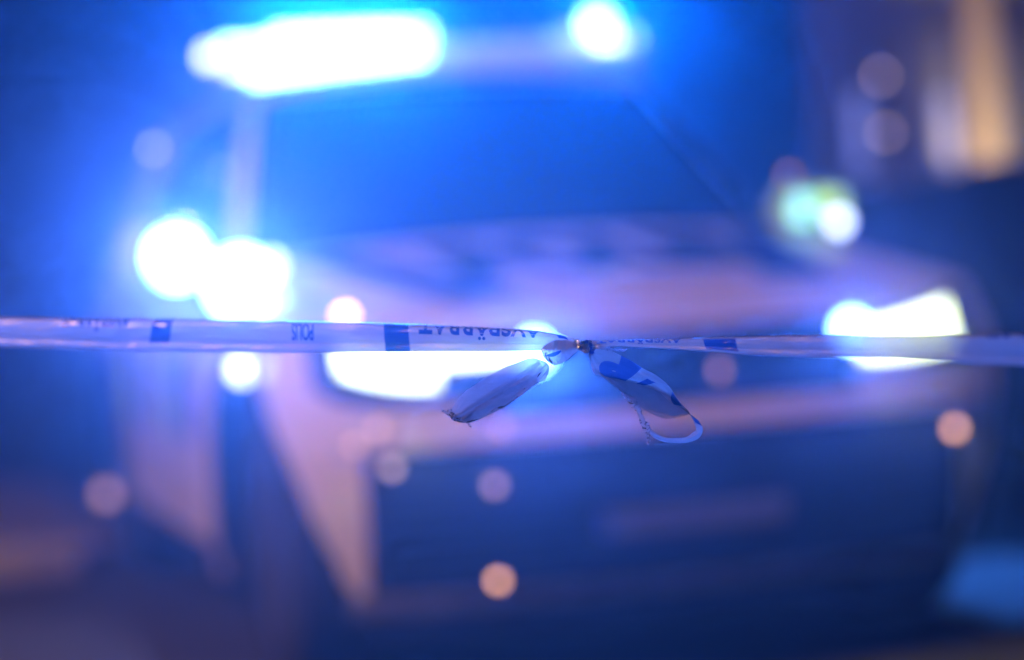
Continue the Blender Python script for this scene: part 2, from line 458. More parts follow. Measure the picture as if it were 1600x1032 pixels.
# interior
bx('dashboard', (0,1.45,1.10), (1.4,.42,.14), M['black'], car, .04)
for s in (-1, 1):
    st = bx('seat', (s*.38, 2.45, .98), (.50,.52,.14), M['seat'], car, .05)
    bm = bmesh.new(); box(bm, (s*.38, 2.72, 1.22), (.46,.13,.52), .05, Matrix.Rotation(R(-14),3,'X')); obj('seat_back', bm, M['seat'], st)
    bm = bmesh.new(); box(bm, (s*.38, 2.80, 1.53), (.25,.09,.15), .035); obj('headrest', bm, M['seat'], st)
bx('rear_seat', (0, 3.5, 1.18), (1.25,.2,.4), M['seat'], car, .05)
bm = bmesh.new()
tube(bm, [(.38+.18*math.cos(a), 1.80+.05*math.sin(a), 1.20+.17*math.sin(a)) for a in [k*math.pi/12 for k in range(25)]], .014, 8, False)
tube(bm, [(.22,1.8,1.2),(.54,1.8,1.2)], .012, 6); obj('steering_wheel', bm, M['black'], car)
bm = bmesh.new(); box(bm, (0,1.86,1.56), (.24,.04,.07), .015); obj('rear_view_mirror', bm, M['black'], car)
# door mirrors
def mirror(s):
    bm = bmesh.new(); box(bm, (s*1.01, 1.50, 1.165), (.24,.13,.16), .045)
    mm = obj('door_mirror', bm, M['lime'] if s > 0 else M['white'], car)
    bm = bmesh.new(); tube(bm, [(s*.86,1.50,1.10),(s*.95,1.50,1.12)], .03, 8); obj('mirror_arm', bm, M['black'], mm)
    bx('mirror_glass', (s*1.01, 1.572, 1.165), (.19,.006,.12), M['chrome'], mm, .002)
    return mm
ml, mr = mirror(-1), mirror(1)
bx('mirror_cyan_glow', (.955,1.43,1.18), (.055,.02,.08), emitter('cyan_glow', (.25,.9,.8), 2.4), mr, .006)  # glowing strip added for the strobe's cyan light on the mirror
bx('mirror_lime_glow', (1.05,1.43,1.20), (.09,.02,.055), emitter('lime_glow', (.42,.85,.10), 1.5), mr, .006)  # glowing strip added to brighten the lime mirror cover
def lamp(name, c, r, m, parent, depth=.02, axis=(0,-1,0), bezel=True):
    """domed lens facing axis with a black bezel behind it"""
    q = Vector((0,-1,0)).rotation_difference(Vector(axis)).to_matrix().to_4x4()
    bm = bmesh.new(); lathe(bm, [(-depth,0),(-depth*.85,r*.5),(-depth*.4,r*.88),(0,r),(.006,r*.98)], 'y', seg=28)
    bmesh.ops.transform(bm, matrix=Matrix.Translation(c) @ q, verts=bm.verts)
    o = obj(name, bm, m, parent)
    if bezel:
        bm = bmesh.new(); lathe(bm, [(.002,r*1.12),(.035,r*1.12),(.05,r*.7)], 'y', seg=24)
        bmesh.ops.transform(bm, matrix=Matrix.Translation(c) @ q, verts=bm.verts)
        obj('lamp_housing', bm, M['black'], o)
    return o
CAMD = Vector((-.27,-.96,0))
# mirror strobes
o = lamp('mirror_strobe', (-.985,1.40,1.15), .080, M['strobe_pale'], ml, .03)
spot('mirror_strobe_beam', (-.985,1.34,1.15), (-.15,-1,.03), STROBE_PALE, 155, 75, 1, .04, ml)
o = lamp('mirror_strobe', (1.075,1.425,1.135), .03, M['strobe_dim'], mr, .015)
# cowl strobes beside the windscreen
bm = bmesh.new(); box(bm, (-.86,.98,1.035), (.1,.10,.05), .01); br = obj('strobe_bracket', bm, M['black'], car)
lamp('wing_strobe', (-.885,.90,1.06), .090, M['strobe_pale'], car, .03)
spot('wing_strobe_beam', (-.885,.84,1.07), (-.12,-1,.03), STROBE_PALE, 155, 75, 1, .04, car)
lamp('wing_strobe', (-.800,.92,1.105), .03, M['strobe_dim'], car, .02)
lamp('side_glint', (-.965,.49,.845), .030, M['strobe_dim'], car, .015, (-.4,-.9,0))  # glowing dot added for a pale glint on the wing
# grille strobes
for s, x in ((-1,-.33),(1,.50)):
    p = S_front(x, .845)
    lamp('grille_strobe', (x, p.y-.045, .845 if s > 0 else .85), .042, M['strobe_pale'], car, .02)
    spot('grille_strobe_beam', (x, p.y-.09, .845), (-.28 if s < 0 else -.5,-1,.03), STROBE_PALE, 85 if s < 0 else 50, 60, 1, .03, car)
front_panel('grille_light_strip', -.57, -.36, .822, .85, M['head'], .012, .03)
# ------------------------------------------------------------------ roof light bar
lb = empty('light_bar', (0,2.25,1.72)); lb.parent = car
def lp(name, c, s, m, bev=.012):
    bm = bmesh.new(); box(bm, c, s, bev); return obj(name, bm, m, lb)
lp('bar_base', (0,0,.03), (1.44,.30,.05), M['white'], .02)
lp('bar_cover', (0,.02,.075), (1.40,.24,.09), M['cover'], .025)
for s in (-1, 1): lp('bar_foot', (s*.55,.05,-.02), (.08,.18,.06), M['black'])
UP = [.020,.022,.066,.070,.070,.070,.068,.062]
for k in range(8):
    lp('led_module', (-.665+k*.086,-.135,.105+(.006 if k > 1 else .0)), (.080,.04,UP[k]), M['strobe_pale'] if k < 7 else M['strobe'], .009)
for k in range(7):
    lp('led_module', (-.585+k*.084,-.165,.008+k*.006), (.078,.03,.052-k*.0035), M['strobe_pale'], .010)
lp('led_module', (-.665,-.165,.025), (.05,.03,.03), M['strobe_dim'], .008)
for k in range(4):
    lp('led_module', (.06+k*.10,-.135,.11), (.09,.03,.05), M['pane'], .012)
lp('led_module', (.555,-.135,.135), (.095,.05,.062), M['strobe_pale'], .022)
lp('led_module', (.60,-.10,.07), (.09,.04,.035), M['strobe_dim'], .012)
for x, P_ in ((-.5,165),(-.32,155),(-.12,140),(.555,215)):
    spot('light_bar_beam', (x,-.20,.125), (-.12,-1,.10), STROBE, P_, 56, 1, .05, lb)
for s in (-1, 1):   # fill lights added at the bar ends to light the ground and flanks
    bm = bmesh.new(); box(bm, (s*.722,.05,.09), (.03,.09,.05), .01); obj('side_fill_light', bm, M['strobe_dim'], lb)
    spot('side_fill_beam', (s*.76,.05,.07), (s*.62,-.55,-1), (.03,.2,1) if s > 0 else (.35,.38,1), 150 if s > 0 else 110, 95, .7, .03, lb)
# ------------------------------------------------------------------ the barrier tape (local frame in millimetres, origin at the knot)
LEFT = [(-1150.0, 26.0, -6.0, 640.0), (-860.0, 27.5, -4.5, 480.0), (-666.9, 28.5, -2.8, 330.0), (-618.8, 27.7, -3.3, 300.0), (-543.5, 26.8, -5.8, 265.0), (-470.8, 26.0, -7.5, 235.0), (-427.7, 25.6, -8.0, 215.0), (-364.2, 24.5, -8.7, 185.0), (-295.2, 23.0, -8.7, 150.0), (-221.6, 21.6, -7.8, 115.0), (-162.9, 19.7, -6.9, 85.0), (-105.6, 17.1, -6.3, 55.0), (-68.2, 15.2, -5.8, 36.0), (-40.6, 12.8, -5.0, 20.0), (-19.3, 9.1, -4.3, 10.0), (-7.2, 4.9, -2.5, 3.0), (0.0, 2.4, -1.2, 0)]
RIGHT = [(-1.2, 2.4, -1.8, 0), (7.8, 3.7, -2.4, -3.0), (16.8, 4.3, -1.8, -8.0), (28.6, 4.9, -0.5, -14.0), (52.2, 5.6, -1.6, -26.0), (86.7, 6.3, -3.3, -50.0), (108.9, 7.2, -4.9, -70.0), (136.6, 8.2, -7.0, -90.0), (184.6, 9.4, -9.5, -130.0), (240.5, 9.6, -10.1, -180.0), (265.3, 9.6, -10.4, -200.0), (311.7, 10.3, -13.6, -250.0), (359.6, 10.9, -15.3, -280.0), (392.4, 11.4, -16.6, -300.0), (620.0, 12.0, -22.0, -420.0), (860.0, 13.0, -24.0, -580.0)]
FLAP = [((-2.4, 1.2, -4), (-2.4, -2.4, -4)), ((-11.6, 3.7, -4), (-9.1, -7.9, -4)), ((-20.7, 5.5, -4), (-17.0, -14.6, -4)), ((-29.2, 4.3, -4), (-26.2, -18.9, -4)), ((-37.1, 0.0, -4), (-32.9, -16.4, -4)), ((-40.8, -4.9, -4), (-38.4, -11.0, -4))]
TUBE = [(-34.7, -17.0, 2.4), (-38.4, -20.1, 8.5), (-45.1, -23.7, 12.8), (-59.1, -29.8, 14.3), (-74.3, -37.7, 15.2), (-89.5, -46.9, 15.8), (-101.7, -54.8, 15.2), (-112.0, -61.5, 13.4), (-120.5, -65.8, 8.5), (-125.4, -68.8, 3.7)]
TAIL = [((6.1, -1.2, -2), (4.9, -6.1, -2)), ((17.0, -2.4, -2), (8.5, -25.0, -2)), ((32.3, -7.9, -2), (18.3, -29.2, -2)), ((53.6, -20.1, -2), (32.9, -32.3, -2)), ((70.0, -29.2, -2), (46.3, -35.3, -2)), ((81.0, -38.4, -2), (58.4, -39.0, -2)), ((90.1, -52.4, -2), (70.0, -43.2, -2)), ((98.6, -62.7, -2), (85.2, -56.0, -2)), ((110.2, -73.1, -2), (99.8, -64.5, -2)), ((113.2, -81.6, -2), (106.5, -79.1, -2)), ((108.4, -88.9, -2), (103.5, -82.8, -2)), ((97.4, -92.5, -2), (95.0, -87.7, -2)), ((81.0, -92.5, -2), (79.8, -87.7, -2)), ((68.8, -88.9, -2), (70.0, -84.6, -2)), ((62.1, -83.4, -2), (64.5, -79.8, -2))]
BACK = [((7.3, -18.3, 3), (7.9, -22.5, 3)), ((17.0, -26.2, 3), (20.7, -31.7, 3)), ((32.9, -30.4, 3), (35.3, -43.8, 3)), ((46.3, -33.5, 3), (48.1, -55.4, 3)), ((58.4, -36.5, 3), (63.3, -64.5, 3)), ((71.8, -41.4, 3), (77.9, -70.0, 3)), ((87.1, -49.9, 3), (90.1, -68.8, 3)), ((101.1, -63.9, 3), (100.5, -65.8, 3))]
STRING = [(35.9, -44.4, 0.8), (41.4, -49.9, 2.2), (48.7, -55.4, 3), (53.6, -65.8, 1.8), (57.8, -75.5, 3.6), (62.1, -82.8, 2.6)]

def filmmat(name, col, clear, gl=.10, tint=None, rough=.24, transl=.78):
    m = bpy.data.materials.new(name); m.use_nodes = True; t = m.node_tree; t.nodes.clear(); N = t.nodes.new
    o = N('ShaderNodeOutputMaterial'); d = N('ShaderNodeBsdfDiffuse'); tl = N('ShaderNodeBsdfTranslucent'); tr = N('ShaderNodeBsdfTransparent'); g = N('ShaderNodeBsdfGlossy')
    d.inputs[0].default_value = (*col, 1); tl.inputs[0].default_value = (*col, 1); tr.inputs[0].default_value = (*(tint or (.9,.93,1)), 1)
    g.inputs['Roughness'].default_value = rough
    fr = N('ShaderNodeFresnel'); fr.inputs[0].default_value = 1.3 + gl*2
    tc = N('ShaderNodeTexCoord'); n = N('ShaderNodeTexNoise'); n.inputs['Scale'].default_value = 55; n.inputs['Detail'].default_value = 5
    mp = N('ShaderNodeMapping'); mp.inputs['Scale'].default_value = (.35, 1.6, 1)
    t.links.new(tc.outputs['Object'], mp.inputs[0]); t.links.new(mp.outputs[0], n.inputs['Vector'])
    b = N('ShaderNodeBump'); b.inputs['Strength'].default_value = .7; b.inputs['Distance'].default_value = .0035
    t.links.new(n.outputs[0], b.inputs['Height'])
    for q in (d, tl, g): t.links.new(b.outputs[0], q.inputs['Normal'])
    m1, m2, m3 = N('ShaderNodeMixShader'), N('ShaderNodeMixShader'), N('ShaderNodeMixShader')
    m1.inputs[0].default_value = transl; m2.inputs[0].default_value = clear; m3.inputs[0].default_value = gl
    t.links.new(d.outputs[0], m1.inputs[1]); t.links.new(tl.outputs[0], m1.inputs[2])
    t.links.new(m1.outputs[0], m2.inputs[1]); t.links.new(tr.outputs[0], m2.inputs[2])
    t.links.new(fr.outputs[0], m3.inputs[0]); t.links.new(m2.outputs[0], m3.inputs[1]); t.links.new(g.outputs[0], m3.inputs[2])
    t.links.new(m3.outputs[0], o.inputs[0]); return m
M['film'] = filmmat('tape_film', (.92,.93,.95), .12, .07, rough=.17)
M['film_strip'] = filmmat('tape_film_strip', (.92,.93,.95), .12, .02, rough=.3, transl=.8)
M['ink'] = filmmat('tape_ink', (.01,.06,.35), .78, .06, tint=(.08,.33,.85))
tape = empty('barrier_tape', (0,0,0), 0, 'white and blue barrier tape knotted in the middle, two loose tails hanging', 'barrier tape')
kn = Vector((-1.9208, -5.5373, 1.0414)) + fw*2.30 + rt*(112/3777.8*2.30) - up*(24/3777.8*2.30)
tape.matrix_world = Matrix(((rt.x, up.x, -fw.x, kn.x), (rt.y, up.y, -fw.y, kn.y), (rt.z, up.z, -fw.z, kn.z), (0,0,0,1)))
mm = .001
def V3(u, v, wd): return Vector((u*mm, v*mm, -wd*mm))
def cat(a, b, c, d, t):
    return .5*((2*b)+(-a+c)*t+(2*a-5*b+4*c-d)*t*t+(-a+3*b-3*c+d)*t*t*t)
def cr(tab, t):
    n = len(tab)-1; t = min(max(t, 0), n-1e-6); i = int(t); f = t-i
    g = lambda k: tab[min(max(k, 0), n)]
    return tuple(cat(x0, x1, x2, x3, f) for x0, x1, x2, x3 in zip(g(i-1), g(i), g(i+1), g(i+2)))
def at_u(tab, u):
    for i in range(len(tab)-1):
        if u <= tab[i+1][0] or i == len(tab)-2: return i+(u-tab[i][0])/(tab[i+1][0]-tab[i][0])
PROF = [(-.03,18),(-.014,11),(.0,5),(.05,.3),(.10,-1.5),(.28,-3),(.46,-2.4),(.60,-.5),(.68,2.2),(.76,.4),(.88,-.8),(1.0,1.5)]
def strip(tab, seed=0, tw=1):
    def S(u, p):   # p over the profile 0..11
        _, vt, vb, wd = cr(tab, at_u(tab, u)); fr, dp = cr(PROF, p)
        h = abs(vt-vb); k = h/27
        wob = .8*noise.noise(Vector((u*.035+seed, p*1.9, 9)))*(1+1.2*math.exp(-abs(u)/90)) + 1.4*noise.noise(Vector((u*.02+seed, p*.4, 0))) + .5*noise.noise(Vector((u*.09+seed, p*.9, 3)))
        return V3(u, vt-(vt-vb)*fr + .35*noise.noise(Vector((u*.03, seed, 7))), wd+dp*k*tw+wob*min(1, k))
    return S
SL, SR = strip(LEFT, 0), strip(RIGHT, 5, -.3)
SR = strip(RIGHT, 5, .6)
def sheet(name, S, u0, u1, p0, p1, nu, nv, m, parent, off=0.0, slant=0):
    bm = bmesh.new(); G = []
    for i in range(nu+1):
        row = []
        for j in range(nv+1):
            p = lerp(p0, p1, j/nv); u = lerp(u0, u1, i/nu)+slant*(p-p0)
            q = S(u, p); q.z += off*mm; row.append(bm.verts.new(q))
        G.append(row)
    for i in range(nu):
        for j in range(nv): bm.faces.new((G[i][j], G[i][j+1], G[i+1][j+1], G[i+1][j]))
    o = obj(name, bm, m, parent)
    for p in o.data.polygons: p.use_smooth = True
    return o
s1 = sheet('tape_strip', SL, LEFT[0][0], LEFT[-1][0], 0, 11, 360, 44, M['film_strip'], tape)
s2 = sheet('tape_strip', SR, RIGHT[0][0], RIGHT[-1][0], 0, 11, 300, 44, M['film_strip'], tape)
def letters(txt, S, u0, u1, p0, p1, parent, off=.35, weight=.03, upside=True, n=30):
    """text running from u1 (first letter) back to u0, its foot at p0"""
    tb, b = text_bm(txt, 1, weight)
    slice_bm(tb, 0, b[0], b[1], n); slice_bm(tb, 1, b[2], b[3], 8)
    for v in tb.verts:
        fx = (v.co.x-b[0])/(b[1]-b[0]); fy = (v.co.y-b[2])/(b[3]-b[2])
        u, p = (lerp(u1, u0, fx), lerp(p0, p1, fy)) if upside else (lerp(u0, u1, fx), lerp(p1, p0, fy))
        q = S(u, p); q.z += off*mm; v.co = q
    return obj('tape_lettering', tb, M['ink'], parent, smooth=False)
letters('AVSPÄRRAT', SL, -160, -40, .5, 6.4, s1, weight=.022)
letters('AVSPÄRRAT', SL, -546, -468, 1.2, 5.6, s1)
letters('POLIS', SL, -291, -268, 3.4, 7.0, s1, n=14)
sheet('tape_block', SL, -196, -171, 1.5, 11, 12, 30, M['ink'], s1, .35, .25)
sheet('tape_block', SL, -440, -418, 1.5, 8.5, 12, 30, M['ink'], s1, .35, -1.1)
sheet('tape_block', SL, -27, -18, 1.8, 4.6, 8, 16, M['ink'], s1, .35, 1.2)
letters('AVSPÄRRAT', SR, 12, 90, 1.0, 6.6, s2)
sheet('tape_block', SR, 108, 136, 4.0, 9.8, 12, 20, M['ink'], s2, .35, .5)
letters('POLIS', SR, 330, 400, .6, 4.0, s2)
# flap, tube tail, printed tail, its back, ring, twisted thread
def ribbon(name, tab, nu, nv, bul, seed, crk, m=None, parent=None):
    flat = [a+b for a, b in tab]
    def S(t, p):
        a = cr(flat, t*(len(flat)-1)); A = Vector(a[:3]); B = Vector(a[3:]); q = A.lerp(B, p)
        wdt = min(1, (A-B).length/18)
        k = noise.noise(Vector((t*6+seed, p*2.2, seed)))*crk + noise.noise(Vector((t*22+seed, p*5, seed)))*crk*.35
        q.z += (-bul*math.sin(math.pi*p) + k)*wdt
        ed = noise.noise(Vector((t*30, seed, p*9)))*.35
        return V3(q.x+ed, q.y+ed, q.z)
    bm = bmesh.new(); G = [[bm.verts.new(S(i/nu, j/nv)) for j in range(nv+1)] for i in range(nu+1)]
    for i in range(nu):
        for j in range(nv): bm.faces.new((G[i][j], G[i][j+1], G[i+1][j+1], G[i+1][j]))
    o = obj(name, bm, m or M['film'], parent or tape)
    for p in o.data.polygons: p.use_smooth = True
    return o, S
M['film_tail'] = filmmat('tape_film_tail', (.92,.93,.95), .16, .15, rough=.12)
flap, SF = ribbon('tape_flap', FLAP, 50, 24, 3, 1.3, 2.2, M['film_tail'])
def patch(S, pts_t, pts_p, parent, nu=14, nv=14, off=.4, ell=False):
    bm = bmesh.new(); G = []
    for i in range(nu+1):
        row = []
        for j in range(nv+1):
            a, b = i/nu, j/nv
            if ell:
                x, y = 2*a-1, 2*b-1
                x, y = x*math.sqrt(1-y*y/2), y*math.sqrt(1-x*x/2); a, b = (x+1)/2, (y+1)/2
            t = lerp(lerp(pts_t[0], pts_t[1], a), lerp(pts_t[3], pts_t[2], a), b); p = lerp(lerp(pts_p[0], pts_p[1], a), lerp(pts_p[3], pts_p[2], a), b)
            q = S(t, p); q.z += off*mm; row.append(bm.verts.new(q))
        G.append(row)
    for i in range(nu):
        for j in range(nv): bm.faces.new((G[i][j], G[i][j+1], G[i+1][j+1], G[i+1][j]))
    return obj('tape_block', bm, M['ink'], parent)
patch(SF, (.42,.80,.86,.5), (.42,.50,.66,.62), flap, ell=True)
M['film_thin'] = filmmat('tape_film_thin', (.93,.95,.97), .46, .20, rough=.10)
M['film_unlit'] = filmmat('tape_film_unlit', (.62,.62,.66), .12, .12, rough=.2, transl=.25)  # same film in a darker colour, for the face without backlight
bm = bmesh.new(); G = []
NT = 110
# flattened tube: closed profile (across, depth); a bright flat face, a crest, a creased lower face, then the back
TP = [(-1,0),(-.6,-1.2),(-.2,-2.4),(.0,-3),(.08,-2.5),(.3,-1.9),(.5,-1.5),(.75,-.7),(1,.3),(.6,1.6),(0,2),(-.6,1.5),(-1,0)]
NA = 75
for i in range(NT+1):
    t = i/NT; cx, cyy, hwd = cr(TUBE, t*(len(TUBE)-1)); hwd = max(hwd, .5)
    x2, y2, _ = cr(TUBE, min(1, t+.01)*(len(TUBE)-1)); x1, y1, _ = cr(TUBE, max(0, t-.01)*(len(TUBE)-1))
    d = Vector((x2-x1, y2-y1)).normalized(); nrm = Vector((-d.y, d.x))
    if nrm.y > 0: nrm = -nrm
    row = []; end = max(0, (t-.72)/.28)
    for j in range(NA):
        a = j/NA*(len(TP)-1); i0 = int(a); f = a-i0; ac = lerp(TP[i0][0], TP[i0+1][0], f); dp = lerp(TP[i0][1], TP[i0+1][1], f)
        ac2 = ac + .10*noise.noise(Vector((t*5, ac*1.5, 1)))*(1-ac*ac)
        cre = abs(noise.noise(Vector((t*2.2, ac*5+3, dp*.1))))*1.0*max(0, ac) + noise.noise(Vector((t*9, ac*3, dp*.3)))*(.55+1.6*end) + abs(noise.noise(Vector((t*24, ac*5, dp*.5))))*(.12+1.0*end)
        q = Vector((cx, cyy)) + nrm*(ac2*hwd*(1+.05*noise.noise(Vector((t*14, ac, 2)))))
        row.append(bm.verts.new(V3(q.x, q.y, -4 + dp*min(1, hwd/9) + cre*min(1, hwd/8)*(.3 if abs(ac) > .9 else 1))))
    G.append(row)
for i in range(NT):
    for j in range(NA): bm.faces.new((G[i][j], G[i][(j+1)%NA], G[i+1][(j+1)%NA], G[i+1][j]))
tl = obj('tape_tail', bm, M['film_thin'], tape)
for p in tl.data.polygons: p.use_smooth = True
tl['label'] = 'folded tail of tape hanging down to the left of the knot'
tr_, ST = ribbon('tape_tail', TAIL, 150, 24, 2.5, 4.2, 2.3, M['film_tail'])
tr_['label'] = 'printed tail of tape curling into a ring to the right of the knot'
bk, SB = ribbon('tape_tail_back', BACK, 70, 20, -4, 8.8, 1.6, M['film_unlit'])
# big letter strokes and blocks printed on the right tail
def glyph(ch, S, t0, t1, p0, p1, parent, skew=0):
    tb, b = text_bm(ch, 1, .085)
    slice_bm(tb, 0, b[0], b[1], 8); slice_bm(tb, 1, b[2], b[3], 10)
    for v in tb.verts:
        fx = (v.co.x-b[0])/(b[1]-b[0]); fy = (v.co.y-b[2])/(b[3]-b[2])
        q = S(lerp(t0, t1, fx)+skew*fy, lerp(p0, p1, fy)); q.z += .4*mm; v.co = q
    return obj('tape_lettering', tb, M['ink'], parent, smooth=False)
glyph('P', ST, .22, .075, .0, 1.0, tr_, .03)
patch(ST, (.285,.325,.345,.305), (.42,.36,.98,1.0), tr_)
patch(ST, (.385,.47,.50,.455), (.02,.02,.95,.60), tr_)
patch(ST, (.545,.60,.61,.56), (.0,.0,.9,.9), tr_)
# knot: crumpled turns of film
def crumple(name, path, rad, seed, m, flat=.55, seg=12, parent=None, n=60, amp=.5):
    bm = bmesh.new(); rings = []
    for i in range(n+1):
        a = cr(path, i/n*(len(path)-1)); c = Vector(a[:3]); b = Vector(cr(path, min(1, i/n+.01)*(len(path)-1))[:3]); b2 = Vector(cr(path, max(0, i/n-.01)*(len(path)-1))[:3])
        t = (b-b2).normalized(); x = t.cross(Vector((0,0,1)));  x = x.normalized() if x.length > .1 else Vector((1,0,0)); y = t.cross(x)
        r = (rad if len(a) < 4 else a[3])
        ring = []
        for k in range(seg):
            th = 2*math.pi*k/seg; rr = r*(1+amp*noise.noise(Vector((i/n*14+seed, math.cos(th)*1.6, math.sin(th)*1.6))) + amp*.7*noise.noise(Vector((i/n*45+seed, math.cos(th)*3, math.sin(th)*3))))
            q = c + x*math.cos(th)*rr + y*math.sin(th)*rr*flat; ring.append(bm.verts.new(V3(q.x, q.y, q.z)))
        rings.append(ring)
    for i in range(n):
        for k in range(seg): bm.faces.new((rings[i][k], rings[i][(k+1)%seg], rings[i+1][(k+1)%seg], rings[i+1][k]))
    bm.faces.new(rings[0][::-1]); bm.faces.new(rings[-1])
    o = obj(name, bm, m, parent or tape); return o
M['fray'] = filmmat('frayed_film', (.95,.96,.98), .35, .10, rough=.16, transl=.7)
kt = crumple('knot', [(-9,3.5,-1,1.5),(-4,2,-4,2.6),(1,-1,-6,3.2),(4,-4,-3,2.4),(1,-5,2,2.2),(-2,-1,4,2.4),(2,3,1,2.6),(8,2,-2,2.0),(16,1.2,-3,1.4)], 2.4, 3, M['film'], .8, amp=.6)
crumple('knot_turn', [(-5,-3,-3,1.6),(-1,2,-7,2.2),(3,3,-7,2.0),(6,0,-4,2.4),(7,-6,-2,3.0),(6,-9,1,1.6)], 2, 9, M['ink'], .6, parent=kt, amp=.6)
crumple('knot_turn', [(-8,1,-3,1.4),(-4,-2,-7,1.9),(-1,-3,-7,1.5)], 2, 19, M['ink'], .6, parent=kt, amp=.6)
FOLD = [((-40,-19,-9),(-37,-24,-8)),((-52,-27,-10),(-46,-35,-8)),((-66,-36,-10),(-57,-46,-8)),((-82,-46,-10),(-72,-56,-8)),((-97,-55,-10),(-88,-65,-8)),((-108,-62,-9),(-102,-71,-7)),((-117,-69,-8),(-111,-74,-7))]
fo, _ = ribbon('tape_fold', FOLD, 90, 16, 2.2, 12.5, 1.5, M['film_thin'], tl)
FOLD2 = [((-42,-14,-9),(-41,-18,-9)),((-60,-26,-10),(-56,-31,-9)),((-84,-41,-10),(-80,-47,-9)),((-106,-55,-9),(-101,-62,-8)),((-122,-66,-8),(-118,-70,-7))]
fo2, _ = ribbon('tape_fold', FOLD2, 80, 12, 1.6, 22.5, 1.3, M['film_thin'], tl)
crumple('frayed_end', [(9,-3,-6,.6),(14,-1.8,-7,1.7),(22,-2.8,-7,1.5),(30,-4.2,-6,.9),(37,-4.6,-6,.9),(41,-3.6,-6,.4)], 1, 31, M['fray'], .7, amp=.9)
crumple('frayed_end', STRING and [(a, b, -1, c) for a, b, c in STRING], 1, 47, M['fray'], .6, n=90, amp=.8)
crumple('frayed_end', [(61.5,-84,-1,1.6),(61,-88,-1,1.2),(62,-91,-1,1.5),(61,-95,-1,.5)], 1, 53, M['fray'], .8, n=40, amp=1)
crumple('frayed_end', [(-124,-67,-3,1.8),(-128,-66,-3,1.2),(-131,-63,-3,.9),(-134,-62,-4,.9),(-135.5,-59.5,-4,.5)], 1, 61, M['fray'], .8, n=40, amp=1)
crumple('frayed_end', [(-113,-70,-3,1.3),(-110,-72.5,-3,.8),(-109,-75.5,-3,.8),(-106.5,-77.5,-3,.7)], 1, 71, M['fray'], .8, n=40, amp=1)
crumple('frayed_end', [(-128,-60,-4,1.2),(-125,-66,-5,2.6),(-120,-70,-4,1.6),(-112,-68,-4,1.8),(-106,-66,-4,.8)], 1, 75, M['fray'], .8, n=60, amp=1)
# ------------------------------------------------------------------ small glowing dots added to stand for glints on the car
def glint(x, z, m, r=.014, name='glint_dot', off=.024):
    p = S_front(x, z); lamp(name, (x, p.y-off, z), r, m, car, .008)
glint(-.722,.698,M['amber_dim']); glint(-.432,.678,M['amber_dim']); glint(-.702,.602,M['amber_dim']); glint(-.467,.545,M['amber_dim'])
glint(-.469,.319,M['amber']); glint(.753,.578,M['amber']); glint(.137,.77,M['amber_dim']); glint(-.78,.66,M['amber_dim'])
lamp('wing_glint', (-.745,.23,.962), .018, M['amber_bright'], car, .01)
lamp('window_glint', (-.80,3.2,1.575), .014, M['strobe_dim'], car, .01)
lamp('rear_glint', (-.985,3.9,.29), .03, M['amber_dim'], car, .012, (-.5,-.86,0))
lamp('mirror_glint', (.93,1.45,1.285), .014, M['amber_dim'], car, .01)
# ------------------------------------------------------------------ dark parked car behind on the right
dc = empty('parked_car', (2.35,4.9,0), 0, 'dark parked estate car standing behind the right side of the police car', 'car')
def dcs(bmv, x, y, z): return bmv.new((x, y, z))
secs = [(0.0,.74,.40,.88),(.06,.80,.30,.95),(.5,.87,.24,.98),(3.4,.87,.24,.97),(4.3,.83,.24,.82),(4.55,.70,.35,.70)]
bm = bmesh.new(); rings = []
for x, h, z0, z1 in secs:
    rings.append([bm.verts.new((x, yy, zz)) for yy, zz in ((-h*.92,z0),(-h,z0+.12),(-h,z1-.12),(-h*.93,z1),(h*.93,z1),(h,z1-.12),(h,z0+.12),(h*.92,z0))])
for a, b in zip(rings, rings[1:]):
    for k in range(8): bm.faces.new((a[k], b[k], b[(k+1)%8], a[(k+1)%8]))
bm.faces.new(rings[0]); bm.faces.new(rings[-1][::-1]); bmesh.ops.recalc_face_normals(bm, faces=bm.faces)
bmesh.ops.bevel(bm, geom=list(bm.edges), offset=.02, segments=2, affect='EDGES')
obj('body', bm, M['darkcar'], dc)
bm = bmesh.new(); rings = []
for x, h, z1 in [(.10,.80,1.0),(.32,.68,1.33),(.7,.66,1.40),(2.0,.66,1.42),(2.5,.66,1.36),(3.3,.78,.99)]:
    rings.append([bm.verts.new((x, -.80, .96)), bm.verts.new((x, -h, z1)), bm.verts.new((x, h, z1)), bm.verts.new((x, .80, .96))])
for a, b in zip(rings, rings[1:]):
    for k in range(3): bm.faces.new((a[k], b[k], b[k+1], a[k+1]))
bm.faces.new(rings[0]); bm.faces.new(rings[-1][::-1]); bmesh.ops.recalc_face_normals(bm, faces=bm.faces)
bmesh.ops.bevel(bm, geom=list(bm.edges), offset=.02, segments=2, affect='EDGES')
obj('roof', bm, M['darkcar'], dc)
for x0, x1 in ((.45,1.2),(1.28,2.0),(2.08,2.6)):
    bm = bmesh.new(); shell(bm, lambda a, b: Vector((lerp(x0, x1, a), lerp(-.80,-.69,b)-.006, lerp(1.0,1.31,b))), 4, 3, .006, .002, Vector((0,-1,0))); obj('side_window', bm, M['gloss'], dc)
for x in (.85, 3.65):
    for s in (-1, 1):
        g = empty('wheel', (x, s*.80, .31)); g.parent = dc
        bm = bmesh.new(); lathe(bm, [(-.1,.2),(-.1,.29),(-.07,.31),(.07,.31),(.1,.29),(.1,.2)], 'y', seg=36); obj('tyre', bm, M['rubber'], g)
        bm = bmesh.new(); lathe(bm, [(s*.09,.2),(s*.07,.15),(s*.085,.04),(s*.085,0)], 'y', seg=30); obj('rim', bm, M['alloy'], g)
for s in (-1, 1): bx('tail_lamp', (-.0, s*.62, .82), (.04,.2,.14), M['gloss'], dc, .012)
